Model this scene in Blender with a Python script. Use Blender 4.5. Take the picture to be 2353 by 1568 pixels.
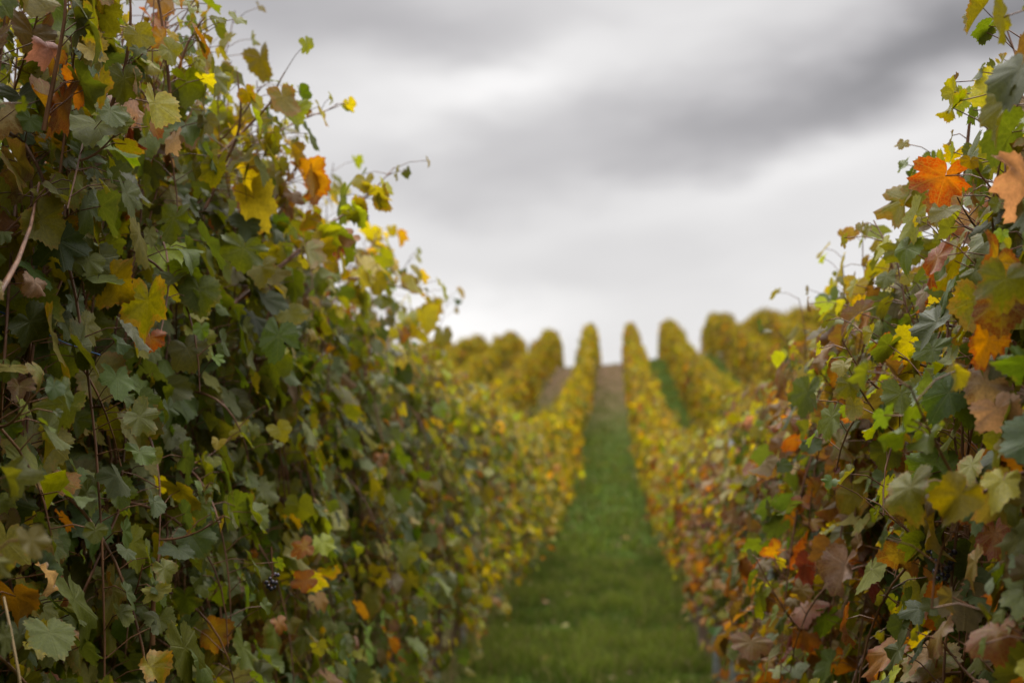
import bpy, math, random
import numpy as np

R_ = math.radians
rng = np.random.default_rng(11)
random.seed(5)
sc = bpy.context.scene
for o in list(bpy.data.objects):
    bpy.data.objects.remove(o)
COL = sc.collection

# ------------------------------------------------------------------ camera
PITCH, YAW, ZC, F = R_(5.0), R_(4.15), 1.6, 3267.0     # F in pixels of a 2352 wide frame
cam_d = bpy.data.cameras.new('camera')
cam = bpy.data.objects.new('camera', cam_d); COL.objects.link(cam)
cam.location = (0, 0, ZC)
cam.rotation_euler = (math.pi / 2 + PITCH, 0, YAW)
cam_d.lens = 50.0; cam_d.sensor_width = 36.0
cam_d.clip_start = 0.05; cam_d.clip_end = 3000
cam_d.dof.use_dof = True
cam_d.dof.focus_distance = 2.45
cam_d.dof.aperture_fstop = 3.6
sc.camera = cam

# ------------------------------------------------------------------ view
sc.view_settings.view_transform = 'Standard'
sc.view_settings.look = 'None'
sc.view_settings.gamma = 1.0
sc.view_settings.use_curve_mapping = False
sc.view_settings.exposure = 0.20
sc.render.engine = 'CYCLES'
sc.cycles.use_denoising = True
sc.cycles.max_bounces = 8
sc.cycles.diffuse_bounces = 4
sc.cycles.transmission_bounces = 5
sc.cycles.glossy_bounces = 2
sc.cycles.sample_clamp_indirect = 4.0

SUN_EL, SUN_AZ = R_(52), R_(-12)        # azimuth measured from +Y towards +X
sd = bpy.data.lights.new('sun', 'SUN'); so = bpy.data.objects.new('sun', sd); COL.objects.link(so)
sd.energy = 1.5; sd.angle = R_(40); sd.color = (1.0, 0.95, 0.86)
so.location = (0, 0, 30)
so.rotation_euler = (math.pi / 2 - SUN_EL, 0, math.pi - SUN_AZ)

# node helper --------------------------------------------------------------
class NT:
    def __init__(self, tree):
        self.t = tree; self.n = tree.nodes; self.l = tree.links; self.n.clear()
    def node(self, typ, **kw):
        nd = self.n.new(typ)
        for k, v in kw.items(): setattr(nd, k, v)
        return nd
    def put(self, sock, v):
        if isinstance(v, bpy.types.NodeSocket): self.l.new(v, sock)
        elif v is not None: sock.default_value = v
    def m(self, op, a, b=None, c=None, clamp=False):
        nd = self.node('ShaderNodeMath', operation=op); nd.use_clamp = clamp
        self.put(nd.inputs[0], a)
        if b is not None: self.put(nd.inputs[1], b)
        if c is not None: self.put(nd.inputs[2], c)
        return nd.outputs[0]
    def smooth(self, x, lo, hi, a=0.0, b=1.0):
        nd = self.node('ShaderNodeMapRange', interpolation_type='SMOOTHSTEP')
        for i, v in enumerate((x, lo, hi, a, b)): self.put(nd.inputs[i], v)
        return nd.outputs[0]
    def mix(self, f, a, b, mode='MIX'):
        nd = self.node('ShaderNodeMix', data_type='RGBA', blend_type=mode)
        self.put(nd.inputs[0], f)
        for s, v in ((nd.inputs[6], a), (nd.inputs[7], b)):
            if isinstance(v, tuple) and len(v) == 3: v = (*v, 1)
            self.put(s, v)
        return nd.outputs[2]
    def noise(self, vec, scale, detail=4, rough=.5, dist=0.0, dims='3D'):
        nd = self.node('ShaderNodeTexNoise', noise_dimensions=dims)
        if vec is not None: self.put(nd.inputs['Vector'], vec)
        self.put(nd.inputs['Scale'], scale); self.put(nd.inputs['Detail'], detail)
        self.put(nd.inputs['Roughness'], rough); self.put(nd.inputs['Distortion'], dist)
        return nd.outputs[0]
    def xyz(self, vec):
        nd = self.node('ShaderNodeSeparateXYZ'); self.put(nd.inputs[0], vec)
        return nd.outputs
    def comb(self, x, y, z):
        nd = self.node('ShaderNodeCombineXYZ')
        for i, v in enumerate((x, y, z)): self.put(nd.inputs[i], v)
        return nd.outputs[0]

# ------------------------------------------------------------------ overcast sky
world = bpy.data.worlds.new('World'); sc.world = world; world.use_nodes = True
w = NT(world.node_tree)
tc = w.node('ShaderNodeTexCoord').outputs['Generated']
x, y, z = w.xyz(tc)
az = w.m('ARCTAN2', x, y); el = w.m('ARCSINE', z)
# soft warping of the cloud sheet
wv = w.comb(w.m('MULTIPLY', az, 1.0), w.m('MULTIPLY', el, 2.0), 0.0)
n1 = w.noise(wv, 6.0, 3.5, .5); n2 = w.noise(w.comb(w.m('ADD', az, 7.0), w.m('MULTIPLY', el, 2.0), 3.0), 7.0, 3.5, .5)
wa = w.m('ADD', az, w.m('MULTIPLY', w.m('SUBTRACT', n1, .5), .16))
we = w.m('ADD', el, w.m('MULTIPLY', w.m('SUBTRACT', n2, .5), .09))
def px2(px, py): return ((px - 1176) / F - .0724, (784 - py) / F + PITCH)
val = w.m('ADD', .695, w.m('MULTIPLY', w.m('SUBTRACT', w.noise(w.comb(w.m('ADD', az, w.m('MULTIPLY', el, 1.2)), w.m('SUBTRACT', w.m('MULTIPLY', el, 3.0), w.m('MULTIPLY', az, .7)), 5.0), 6.0, 2.5, .5, .3), .5), .13))
def blob(cx, cy, rx, ry, ang, amt, power=1.0):
    """a soft elliptical cloud: centre, half sizes (in sky degrees /57) and tilt; amt < 0 darker, > 0 brighter"""
    global val
    a0, e0 = px2(cx, cy); c, s = math.cos(ang), math.sin(ang)
    da = w.m('SUBTRACT', wa, a0); de = w.m('SUBTRACT', we, e0)
    p = w.m('ADD', w.m('MULTIPLY', da, c), w.m('MULTIPLY', de, s))
    q = w.m('SUBTRACT', w.m('MULTIPLY', de, c), w.m('MULTIPLY', da, s))
    r2 = w.m('ADD', w.m('POWER', w.m('DIVIDE', p, rx / F), 2.0), w.m('POWER', w.m('DIVIDE', q, ry / F), 2.0))
    g = w.m('EXPONENT', w.m('MULTIPLY', r2, -1.0))
    val = w.m('ADD', val, w.m('MULTIPLY', g, amt))
SKYBLOBS = [(1480, 330, 480, 130, R_(13), -.17), (2050, 190, 520, 105, R_(12), -.29), (1000, 400, 420, 70, R_(3), -.07),
            (760, 20, 560, 130, R_(-6), -.24), (1500, -20, 600, 120, 0, -.02), (2400, -20, 360, 220, R_(20), -.36),
            (1250, 190, 330, 60, R_(22), .10), (1900, 385, 480, 70, R_(12), .12), (1000, 210, 220, 60, R_(8), .05), (980, 520, 300, 60, 0, .03),
            (1040, 740, 330, 90, 0, .13), (1300, 620, 400, 70, R_(6), -.05), (2200, 560, 400, 80, 0, .03),
            (300, 200, 450, 260, 0, -.16), (1020, 230, 260, 60, R_(15), .12), (1000, 720, 260, 60, 0, .08)]
for b in SKYBLOBS: blob(*b)
val = w.m('MAXIMUM', val, .08)
# sky dimmed behind the camera; brightness added overhead, out of view, to light foliage
back = w.smooth(y, -0.5, .60, .50, 1.0)
up = w.smooth(z, .35, .95, 0.0, 1.0)
valz = w.m('MULTIPLY', w.m('ADD', val, w.m('MULTIPLY', up, 4.6)), back)
tint = w.mix(w.smooth(valz, .25, .8), (1.0, .965, .985), (1.0, .98, .97))
cc = w.node('ShaderNodeVectorMath', operation='SCALE'); w.put(cc.inputs[0], tint); w.put(cc.inputs[3], valz)
sky = w.node('ShaderNodeTexSky', sky_type='NISHITA'); sky.sun_disc = False
sky.sun_elevation = SUN_EL; sky.sun_rotation = SUN_AZ
bg1 = w.node('ShaderNodeBackground'); w.put(bg1.inputs[0], sky.outputs[0]); bg1.inputs[1].default_value = .10
bg2 = w.node('ShaderNodeBackground'); w.put(bg2.inputs[0], cc.outputs[0]); bg2.inputs[1].default_value = 1.0
mx = w.node('ShaderNodeMixShader'); mx.inputs[0].default_value = .96
w.l.new(bg1.outputs[0], mx.inputs[1]); w.l.new(bg2.outputs[0], mx.inputs[2])
wo = w.node('ShaderNodeOutputWorld'); w.l.new(mx.outputs[0], wo.inputs[0])

# ------------------------------------------------------------------ geometry of the place
def world_pt(px, py, Z):
    """photograph pixel (2352 wide) and depth in metres to a point of the vineyard"""
    vx, vy = (px - 1176) / F * Z, (784 - py) / F * Z
    fwd = np.array([-math.sin(YAW) * math.cos(PITCH), math.cos(YAW) * math.cos(PITCH), math.sin(PITCH)])
    rt = np.array([math.cos(YAW), math.sin(YAW), 0.0]); up_ = np.cross(rt, fwd)
    return np.array([0, 0, ZC]) + fwd * Z + rt * vx + up_ * vy
def prof(tab):
    t = np.array(tab, float)
    d = t[:, 0] * math.cos(PITCH) - t[:, 1] * math.sin(PITCH)
    h = ZC + t[:, 0] * math.sin(PITCH) + t[:, 1] * math.cos(PITCH)
    dd = np.linspace(d[0], d[-1], 400); hh = np.interp(dd, d, h)
    k = np.hanning(31); k /= k.sum()
    hp = np.concatenate([2 * hh[0] - hh[15:0:-1], hh, 2 * hh[-1] - hh[-2:-17:-1]])
    return dd, np.convolve(hp, k, 'valid')
GP = prof([(-12, -1.2), (0, -1.6), (8, -2.1), (16, -2.65), (25, -3.02), (35, -3.1), (47, -2.75), (60, -1.9), (70, -1.22),
           (76, -1.18), (84, -1.9), (92, -2.7)])
TL = prof([(-6, 1.1), (1, 1.1), (3, .92), (4.4, .60), (5.5, .27), (6.6, .04), (9.5, -.26), (12.8, -.67), (16, -.95), (23.5, -1.34), (33, -1.42),
           (47, -.95), (60, .1), (66, .66), (70, .82), (75, .86), (79, .62), (83, .22), (90, -.4)])
TR = prof([(-6, .75), (1.5, .65), (2.8, .38), (3.7, .12), (5.7, -.22), (8.5, -.56), (13.7, -1.03), (16.5, -1.22), (24, -1.38), (29, -1.28),
           (40, -.75), (58, .2), (66, .66), (70, .85), (75, .90), (79, .66), (83, .26), (92, -.6)])
def sstep(x, a, b):
    t = np.clip((x - a) / (b - a), 0, 1); return t * t * (3 - 2 * t)
def ground(X, Y):
    X = np.asarray(X, float); Y = np.asarray(Y, float)
    h = np.interp(Y, *GP)
    h = np.where(Y > GP[0][-1], GP[1][-1] - .05 * (Y - GP[0][-1]), h)
    h = np.where(Y < GP[0][0], GP[1][0] + .03 * (Y - GP[0][0]), h)
    far = sstep(Y, 18, 62)
    return h + .075 * np.clip(X, -60, 60) * far * (1 - .8 * sstep(Y, 110, 250))

# ------------------------------------------------------------------ helpers
def tag(o, label=None, cat=None, group=None, kind=None):
    if label: o['label'] = label
    if cat: o['category'] = cat
    if group: o['group'] = group
    if kind: o['kind'] = kind
    return o
def mesh_obj(name, V, Fs, mat, parent=None, smooth=True, attrs=None, uv=None, mesh=None):
    """V (n,3); Fs: list of index arrays (each (k, 3) or (k, 4))"""
    me = mesh or bpy.data.meshes.new(name)
    if mesh is None:
        V = np.ascontiguousarray(V, dtype=np.float32)
        loops = np.concatenate([f.ravel() for f in Fs]).astype(np.int32)
        tot = np.concatenate([np.full(len(f), f.shape[1]) for f in Fs]).astype(np.int32)
        st = np.concatenate([[0], np.cumsum(tot)[:-1]]).astype(np.int32)
        me.vertices.add(len(V)); me.vertices.foreach_set('co', V.ravel())
        me.loops.add(len(loops)); me.loops.foreach_set('vertex_index', loops)
        me.polygons.add(len(tot)); me.polygons.foreach_set('loop_start', st); me.polygons.foreach_set('loop_total', tot)
        me.update(calc_edges=True)
        if smooth: me.polygons.foreach_set('use_smooth', np.ones(len(tot), bool))
        for k, (typ, arr) in (attrs or {}).items():
            a = me.attributes.new(k, typ, 'POINT')
            key = 'color' if 'COLOR' in typ else 'vector' if 'VECTOR' in typ else 'value'
            a.data.foreach_set(key, np.ascontiguousarray(arr, dtype=np.float32).ravel())
        me.materials.append(mat); me.validate()
    o = bpy.data.objects.new(name, me); COL.objects.link(o); o.parent = parent
    return o
def empty(name, loc, rot=(0, 0, 0)):
    o = bpy.data.objects.new(name, None); COL.objects.link(o); o.location = loc; o.rotation_euler = rot
    o.empty_display_size = .2
    return o
def tubes(paths, radii, sides):
    """paths (n, k, 3), radii (n, k) -> V, faces; open tubes, last ring small"""
    P = np.asarray(paths, float); n, k, _ = P.shape
    T = np.gradient(P, axis=1); T /= np.linalg.norm(T, axis=2, keepdims=True) + 1e-9
    ref = np.where(np.abs(T[..., 2:3]) > .85, np.array([1.0, 0, 0]), np.array([0, 0, 1.0]))
    A = np.cross(T, ref); A /= np.linalg.norm(A, axis=2, keepdims=True) + 1e-9
    B = np.cross(T, A)
    an = np.arange(sides) * 2 * math.pi / sides
    ring = P[:, :, None] + np.asarray(radii)[:, :, None, None] * (A[:, :, None] * np.cos(an)[:, None] + B[:, :, None] * np.sin(an)[:, None])
    V = ring.reshape(-1, 3)
    i = np.arange(n)[:, None, None] * k * sides + np.arange(k - 1)[:, None] * sides + np.arange(sides)
    j = np.arange(n)[:, None, None] * k * sides + np.arange(k - 1)[:, None] * sides + (np.arange(sides) + 1) % sides
    Fq = np.stack([i, j, j + sides, i + sides], -1).reshape(-1, 4)
    return V, Fq
def join(parts):
    Vs, Fs, o = [], {}, 0
    for V, F_ in parts:
        Vs.append(V)
        for f in (F_ if isinstance(F_, list) else [F_]):
            Fs.setdefault(f.shape[1], []).append(f + o)
        o += len(V)
    return np.concatenate(Vs), [np.concatenate(v) for v in Fs.values()]

# ------------------------------------------------------------------ materials
def principled(name):
    m = bpy.data.materials.new(name); m.use_nodes = True
    t = NT(m.node_tree)
    p = t.node('ShaderNodeBsdfPrincipled'); out = t.node('ShaderNodeOutputMaterial')
    return m, t, p, out
def leaf_material(detail=True):
    m, t, p, out = principled('vine_leaf' if detail else 'far_vine_leaf')
    base = t.node('ShaderNodeAttribute', attribute_name='leaf_base').outputs['Color']
    edge = t.node('ShaderNodeAttribute', attribute_name='leaf_edge').outputs['Color']
    dat = t.xyz(t.node('ShaderNodeAttribute', attribute_name='leaf_data').outputs['Vector'])   # radial, seed, amount
    back = t.node('ShaderNodeNewGeometry').outputs['Backfacing']
    if detail:
        uv = t.node('ShaderNodeAttribute', attribute_name='leaf_uv').outputs['Vector']
        u, v, _ = t.xyz(uv)
        seedv = t.comb(t.m('MULTIPLY', dat[1], 37.0), t.m('MULTIPLY', dat[1], 91.0), 0.0)
        sh = t.node('ShaderNodeVectorMath', operation='ADD'); t.put(sh.inputs[0], uv); t.put(sh.inputs[1], seedv)
        sv = sh.outputs[0]
        nz = t.noise(sv, 2.2, 4, .6)
        nf = t.noise(sv, 9.0, 4, .65)
        # main veins: five rays from the petiole
        a = t.m('ABSOLUTE', t.m('ARCTAN2', u, v)); r = t.m('SQRT', t.m('ADD', t.m('POWER', u, 2.0), t.m('POWER', v, 2.0)))
        dmin = None; amin = None
        for ai in (0.0, R_(50), R_(108)):
            da = t.m('ABSOLUTE', t.m('SUBTRACT', a, ai))
            amin = da if amin is None else t.m('MINIMUM', amin, da)
        amin_c = t.m('MINIMUM', amin, 1.5)
        dmin = t.m('MULTIPLY', r, t.m('SINE', amin_c))
        vein = t.smooth(dmin, .006, .026, 1.0, 0.0)
        # side veins leave the main ones at an angle
        sw = t.m('ABSOLUTE', t.m('SINE', t.m('MULTIPLY', t.m('SUBTRACT', t.m('MULTIPLY', r, t.m('COSINE', amin_c)), t.m('MULTIPLY', dmin, .85)), 19.0)))
        side = t.smooth(sw, .0, .16, .55, 0.0)
        vo = t.node('ShaderNodeTexVoronoi', feature='DISTANCE_TO_EDGE'); t.put(vo.inputs['Vector'], sv); vo.inputs['Scale'].default_value = 11.0
        net = t.smooth(vo.outputs['Distance'], .01, .12, 1.0, 0.0)
        # autumn colour eats in from the margin and stops at the veins
        amt = dat[2]
        tt = t.m('ADD', t.m('MULTIPLY', t.m('POWER', dat[0], 1.6), .75), t.m('MULTIPLY', t.m('SUBTRACT', nz, .5), 1.5))
        tt = t.m('SUBTRACT', t.m('ADD', tt, t.m('MULTIPLY', t.m('SUBTRACT', nf, .5), .7)), t.m('MULTIPLY', t.m('MAXIMUM', vein, side), .25))
        msk = t.smooth(tt, t.m('SUBTRACT', 1.0, amt), t.m('SUBTRACT', 1.22, amt))
        col = t.mix(msk, base, edge)
        # blotchy tone, brown specks
        hs = t.node('ShaderNodeHueSaturation'); t.put(hs.inputs['Color'], col)
        t.put(hs.inputs['Value'], t.smooth(nf, .25, .75, .78, 1.22)); col = hs.outputs[0]
        speck = t.smooth(t.noise(sv, 16.0, 2, .5), t.m('SUBTRACT', .80, t.m('MULTIPLY', amt, .16)), t.m('SUBTRACT', .84, t.m('MULTIPLY', amt, .16)))
        col = t.mix(t.m('MULTIPLY', speck, .8), col, (.075, .026, .012))
        vm = t.m('MULTIPLY', t.m('MAXIMUM', vein, t.m('MAXIMUM', t.m('MULTIPLY', side, .6), t.m('MULTIPLY', net, t.m('MULTIPLY', msk, .75)))), t.m('ADD', .13, t.m('MULTIPLY', msk, .42)))
        vcol = t.mix(.5, base, (.30, .27, .06))
        col = t.mix(vm, col, vcol)
        hgt = t.m('ADD', t.m('ADD', t.m('MULTIPLY', vein, -1.0), t.m('MULTIPLY', side, -.5)), t.m('ADD', t.m('MULTIPLY', net, -.35), t.m('MULTIPLY', nf, .5)))
        bu = t.node('ShaderNodeBump'); bu.inputs['Strength'].default_value = .35; bu.inputs['Distance'].default_value = .004
        t.put(bu.inputs['Height'], hgt); t.put(p.inputs['Normal'], bu.outputs[0])
    else:
        uv = t.node('ShaderNodeNewGeometry').outputs['Position']
        nf = t.noise(uv, 14.0, 2, .5)
        col = t.mix(t.smooth(nf, .45, .7), base, edge)
    # paler, duller underside
    under = t.mix(.22, col, (.19, .18, .09))
    colf = t.mix(back, col, under)
    t.put(p.inputs['Base Color'], colf)
    t.put(p.inputs['Roughness'], t.m('ADD', .50, t.m('MULTIPLY', back, .25)))
    p.inputs['Specular IOR Level'].default_value = .36 if detail else .15
    tr = t.node('ShaderNodeBsdfTranslucent')
    hs2 = t.node('ShaderNodeHueSaturation'); t.put(hs2.inputs['Color'], col)
    hs2.inputs['Saturation'].default_value = 1.05; hs2.inputs['Value'].default_value = 1.7
    tcol = t.mix(.45, hs2.outputs[0], t.mix(1.0, hs2.outputs[0], (1.4, 1.1, .3), 'MULTIPLY'))
    t.put(tr.inputs[0], tcol)
    ms = t.node('ShaderNodeMixShader'); ms.inputs[0].default_value = .42
    t.l.new(p.outputs[0], ms.inputs[1]); t.l.new(tr.outputs[0], ms.inputs[2]); t.l.new(ms.outputs[0], out.inputs[0])
    return m
M_LEAF = leaf_material(True); M_FAR = leaf_material(False)

def simple(name, c1, c2, scale=20., rough=.7, metal=0., bump=.3, stretch=(1, 1, 1), dist=.01, spec=.4):
    m, t, p, out = principled(name)
    co = t.node('ShaderNodeTexCoord').outputs['Object']
    mp = t.node('ShaderNodeMapping'); t.put(mp.inputs[0], co); mp.inputs['Scale'].default_value = stretch
    n = t.noise(mp.outputs[0], scale, 6, .62)
    t.put(p.inputs['Base Color'], t.mix(t.smooth(n, .32, .68), c1, c2))
    p.inputs['Roughness'].default_value = rough; p.inputs['Metallic'].default_value = metal
    p.inputs['Specular IOR Level'].default_value = spec
    bu = t.node('ShaderNodeBump'); bu.inputs['Strength'].default_value = bump; bu.inputs['Distance'].default_value = dist
    t.put(bu.inputs['Height'], n); t.put(p.inputs['Normal'], bu.outputs[0]); t.l.new(p.outputs[0], out.inputs[0])
    return m
M_BARK = simple('vine_bark', (.035, .022, .014), (.12, .075, .045), 26, .9, bump=.9, stretch=(1, 1, .22), dist=.02)
M_CANE = simple('vine_cane', (.085, .032, .014), (.21, .095, .045), 30, .55, bump=.3, stretch=(1, 1, .4))
M_STEEL = simple('galvanised_steel', (.15, .165, .17), (.27, .285, .29), 24, .5, metal=.35, bump=.15)
M_WIRE = simple('trellis_wire', (.10, .10, .10), (.25, .25, .25), 60, .5, metal=.6, bump=.1)
M_WOOD = simple('weathered_wood', (.10, .065, .05), (.23, .16, .125), 18, .85, bump=.8, stretch=(1, 1, .12))
M_TWINE = simple('blue_twine', (.015, .05, .13), (.03, .10, .24), 80, .7)
M_STRAW = simple('dry_stalk', (.26, .18, .09), (.42, .30, .15), 40, .7, stretch=(1, 1, .2))
def grape_mat():
    m, t, p, out = principled('dark_grape_skin')
    n = t.noise(t.node('ShaderNodeTexCoord').outputs['Object'], 90, 3, .6)
    t.put(p.inputs['Base Color'], t.mix(t.smooth(n, .4, .7), (.012, .006, .016), (.05, .04, .075)))
    p.inputs['Roughness'].default_value = .38; t.l.new(p.outputs[0], out.inputs[0]); return m
M_GRAPE = grape_mat()

def ground_mat():
    m, t, p, out = principled('vineyard_ground')
    pos = t.node('ShaderNodeNewGeometry').outputs['Position']
    x, y, _ = t.xyz(pos)
    n1 = t.noise(pos, .9, 5, .6); n2 = t.noise(pos, 7.0, 5, .65); n3 = t.noise(pos, 45.0, 3, .6)
    green = t.mix(t.smooth(n2, .3, .7), (.032, .062, .005), (.070, .112, .010))
    green = t.mix(t.smooth(n3, .5, .75), green, (.085, .10, .03))
    soil = t.mix(t.smooth(n2, .3, .7), (.105, .064, .036), (.185, .118, .068))
    # bare lane: the upper part of the middle lane and of the lane to its left
    lane = t.m('MULTIPLY', t.smooth(x, -3.3, -2.9), t.smooth(x, .5, .9, 1.0, 0.0))
    high = t.smooth(t.m('ADD', y, t.m('MULTIPLY', t.m('SUBTRACT', n1, .5), 18.0)), 36.0, 66.0)
    bare = t.m('MULTIPLY', lane, high)
    bare = t.m('MULTIPLY', bare, t.smooth(n2, .25, .55, .55, 1.0))
    patch = t.smooth(t.m('ADD', n1, t.m('MULTIPLY', n2, .5)), .88, 1.02, 0.0, .6)
    bare = t.m('MAXIMUM', bare, patch)
    # worked strip of soil under every row
    rows = None
    for X in ROWX:
        d = t.m('ABSOLUTE', t.m('SUBTRACT', x, X)); rows = d if rows is None else t.m('MINIMUM', rows, d)
    strip = t.smooth(t.m('ADD', rows, t.m('MULTIPLY', t.m('SUBTRACT', n2, .5), .35)), .12, .30, 1.0, 0.0)
    bare = t.m('MAXIMUM', bare, t.m('MULTIPLY', strip, .6))
    t.put(p.inputs['Base Color'], t.mix(bare, green, soil))
    p.inputs['Roughness'].default_value = .95; p.inputs['Specular IOR Level'].default_value = .05
    bu = t.node('ShaderNodeBump'); bu.inputs['Strength'].default_value = .8; bu.inputs['Distance'].default_value = .05
    t.put(bu.inputs['Height'], t.m('ADD', n2, t.m('MULTIPLY', n3, .6))); t.put(p.inputs['Normal'], bu.outputs[0])
    t.l.new(p.outputs[0], out.inputs[0]); return m
ROWX = {'L1': -1.2, 'R1': .8, 'L2': -3.3, 'L3': -5.35, 'L4': -7.2, 'L5': -9.1, 'R2': 2.7, 'R3': 5.2, 'R4': 7.45, 'R5': 9.6, 'R6': 11.8}
_rx = dict(ROWX); ROWX = list(ROWX.values()); M_GROUND = ground_mat(); ROWX = _rx

# ------------------------------------------------------------------ the ground
def build_ground():
    xs = np.unique(np.concatenate([np.linspace(-600, -40, 24), np.linspace(-40, -4, 37), np.linspace(-4, 4, 65), np.linspace(4, 40, 37), np.linspace(40, 600, 24)]))
    ys = np.unique(np.concatenate([np.linspace(-200, -12, 12), np.linspace(-12, 34, 240), np.linspace(34, 100, 133), np.linspace(100, 1200, 50)]))
    X, Y = np.meshgrid(xs, ys); H = ground(X, Y)
    bump = .005 * (np.sin(X * 3.1 + np.sin(Y * 1.3) * 2) * np.sin(Y * 2.3 + X) + .5 * np.sin(X * 7.7 + Y * 5.1))
    H = H + bump * ((np.abs(X) < 5) & (Y < 40))
    V = np.stack([X, Y, H], -1).reshape(-1, 3); nx = len(xs); ny = len(ys)
    i = (np.arange(ny - 1)[:, None] * nx + np.arange(nx - 1)).ravel()
    tag(mesh_obj('ground', V, [np.stack([i, i + 1, i + 1 + nx, i + nx], -1)], M_GROUND), kind='structure')
build_ground()

# ------------------------------------------------------------------ leaves
CTRL = np.array([(0, 1.0), (12, .95), (27, .84), (38, .86), (52, .92), (66, .86), (82, .76), (97, .79), (110, .80), (128, .74), (146, .66), (160, .56), (171, .38), (180, .12)])
def leaf_shape(N, rings):
    """unit leaf: polar outline round the petiole, with teeth; returns (u, v, rho, faces)"""
    ph = -math.pi + (np.arange(N) + .5) * 2 * math.pi / N
    r = np.interp(np.degrees(np.abs(ph)), CTRL[:, 0], CTRL[:, 1])
    if N >= 20: r = r * (1 + np.where(np.arange(N) % 2 == 0, .055, -.055) * (np.abs(ph) < 2.75))
    fr = np.linspace(0, 1, rings + 1)[1:]
    U = np.concatenate([[0]] + [np.sin(ph) * r * f for f in fr]); W = np.concatenate([[0]] + [np.cos(ph) * r * f for f in fr])
    rho = np.concatenate([[0]] + [np.full(N, f) for f in fr])
    phi = np.concatenate([[0]] + [ph] * rings)
    k = np.arange(N - 1)                      # open at the petiole notch
    tri = np.stack([np.zeros(N - 1, int), 1 + k + 1, 1 + k], -1)
    quads = [np.stack([1 + q * N + k, 1 + q * N + k + 1, 1 + (q + 1) * N + k + 1, 1 + (q + 1) * N + k], -1) for q in range(rings - 1)]
    return U, W, rho, phi, tri, (np.concatenate(quads) if quads else np.zeros((0, 4), int))
SHAPES = {0: leaf_shape(52, 4), 1: leaf_shape(26, 3), 2: leaf_shape(12, 2), 3: leaf_shape(7, 1)}

C = lambda *v: np.array(v, float)
# kinds of leaf: base colour, margin colour, amount range, curl range
KIND = {
 'green':   (C(.088, .105, .009), C(.12, .105, .010), (.0, .45), (.1, .6)),
 'dgreen':  (C(.054, .074, .011), C(.060, .070, .010), (.0, .3), (.1, .5)),
 'olive':   (C(.150, .135, .008), C(.19, .11, .012), (.1, .7), (.1, .6)),
 'lime':    (C(.24, .225, .016), C(.30, .23, .02), (.0, .5), (.1, .5)),
 'yellow':  (C(.36, .285, .026), C(.32, .15, .02), (.1, .6), (.1, .6)),
 'orange':  (C(.25, .125, .016), C(.19, .055, .010), (.3, .9), (.2, .8)),
 'rust':    (C(.22, .095, .016), C(.18, .042, .010), (.4, 1.0), (.2, .9)),
 'brown':   (C(.135, .082, .016), C(.12, .050, .020), (.3, .9), (.3, .9)),
 'dry':     (C(.30, .185, .11), C(.19, .09, .05), (.2, .8), (.8, 1.9)),
 'red':     (C(.11, .020, .012), C(.10, .010, .008), (.3, .8), (.2, .8)),
 'veined':  (C(.28, .15, .015), C(.17, .040, .010), (.55, 1.0), (.3, .8)),
}
KN = list(KIND); KI = {k: i for i, k in enumerate(KN)}
KB = np.array([KIND[k][0] for k in KN]); KE = np.array([KIND[k][1] for k in KN])
KA = np.array([KIND[k][2] for k in KN]); KC = np.array([KIND[k][3] for k in KN])

def palette(side, d, hrel):
    """probabilities of each kind of leaf at distance d along the row and relative height hrel (0 bottom, 1 top)"""
    near = 1 - sstep(d, 3.5, 9.0); far = sstep(d, 8, 22); top = sstep(hrel, .72, 1.0); low = 1 - sstep(hrel, .1, .4)
    p = np.zeros((len(hrel), len(KN)))
    def add(k, v): p[:, KI[k]] += v
    if side == 'L':
        add('green', 4.2 * (1 - far) * (1 - .55 * top) * (1 - .15 * low) + 1.6 * far + 2.6 * near)
        add('dgreen', 2.4 * (.35 + .65 * near) * (1 - far) * (1 - .7 * top) + .5 * far)
        add('olive', 2.0 + 1.6 * top + 1.0 * far)
        add('lime', .45 + 2.0 * (1 - near) * (1 - far) + 1.0 * top * (1 - .6 * near) + 1.8 * top * (1 - near) + 1.6 * far)
        add('yellow', .03 + .60 * (1 - near) * (.4 + top) + .5 * top * (1 - .7 * near) + 1.2 * top * (1 - near) + 2.1 * far)
        add('orange', .08 + .7 * top * near + .25 * low + .30 * (1 - near) * (1 - .7 * far))
        add('rust', .05 + .10 * low + .15 * top * near)
        add('brown', 1.0 * top * near + .4 * low + .1)
        add('dry', .10 + .16 * top * near + .12 * (1 - near) * (1 - far)); add('red', .015)
    else:
        add('green', 2.6 * (1 - far) * (1 - .4 * top) + 1.5 * far)
        add('dgreen', 1.6 * (1 - far) * (1 - .6 * top) * (.4 + .6 * near) + .1 * far)
        add('olive', 1.9 + .9 * top + .3 * far)
        add('lime', .35 + 1.3 * (1 - near) * (1 - far) + .9 * top * (1 - .6 * near) + 1.8 * top * (1 - near) + 1.5 * far)
        add('yellow', .10 + .6 * (1 - near) * (.3 + 2.5 * top) + 2.2 * far)
        add('orange', .30 + .8 * (1 - near) * (1 - .8 * far))
        add('rust', .95 + 2.4 * (1 - near) * (1 - far) * (1 - .7 * top) + .15 * far)
        add('brown', 1.5 * (1 - .6 * far)); add('veined', .18 * near)
        add('dry', .15 + .95 * (1 - near) * (1 - far)); add('red', .06 + .3 * (1 - near) * (1 - far))
    p /= p.sum(1, keepdims=True)
    c = p.cumsum(1); r = np.abs(rng.random() + rng.normal(0, .13, (len(hrel), 1))); r = np.where(r > 1, 2 - r, r)
    return (r > c).sum(1).clip(0, len(KN) - 1)

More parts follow.
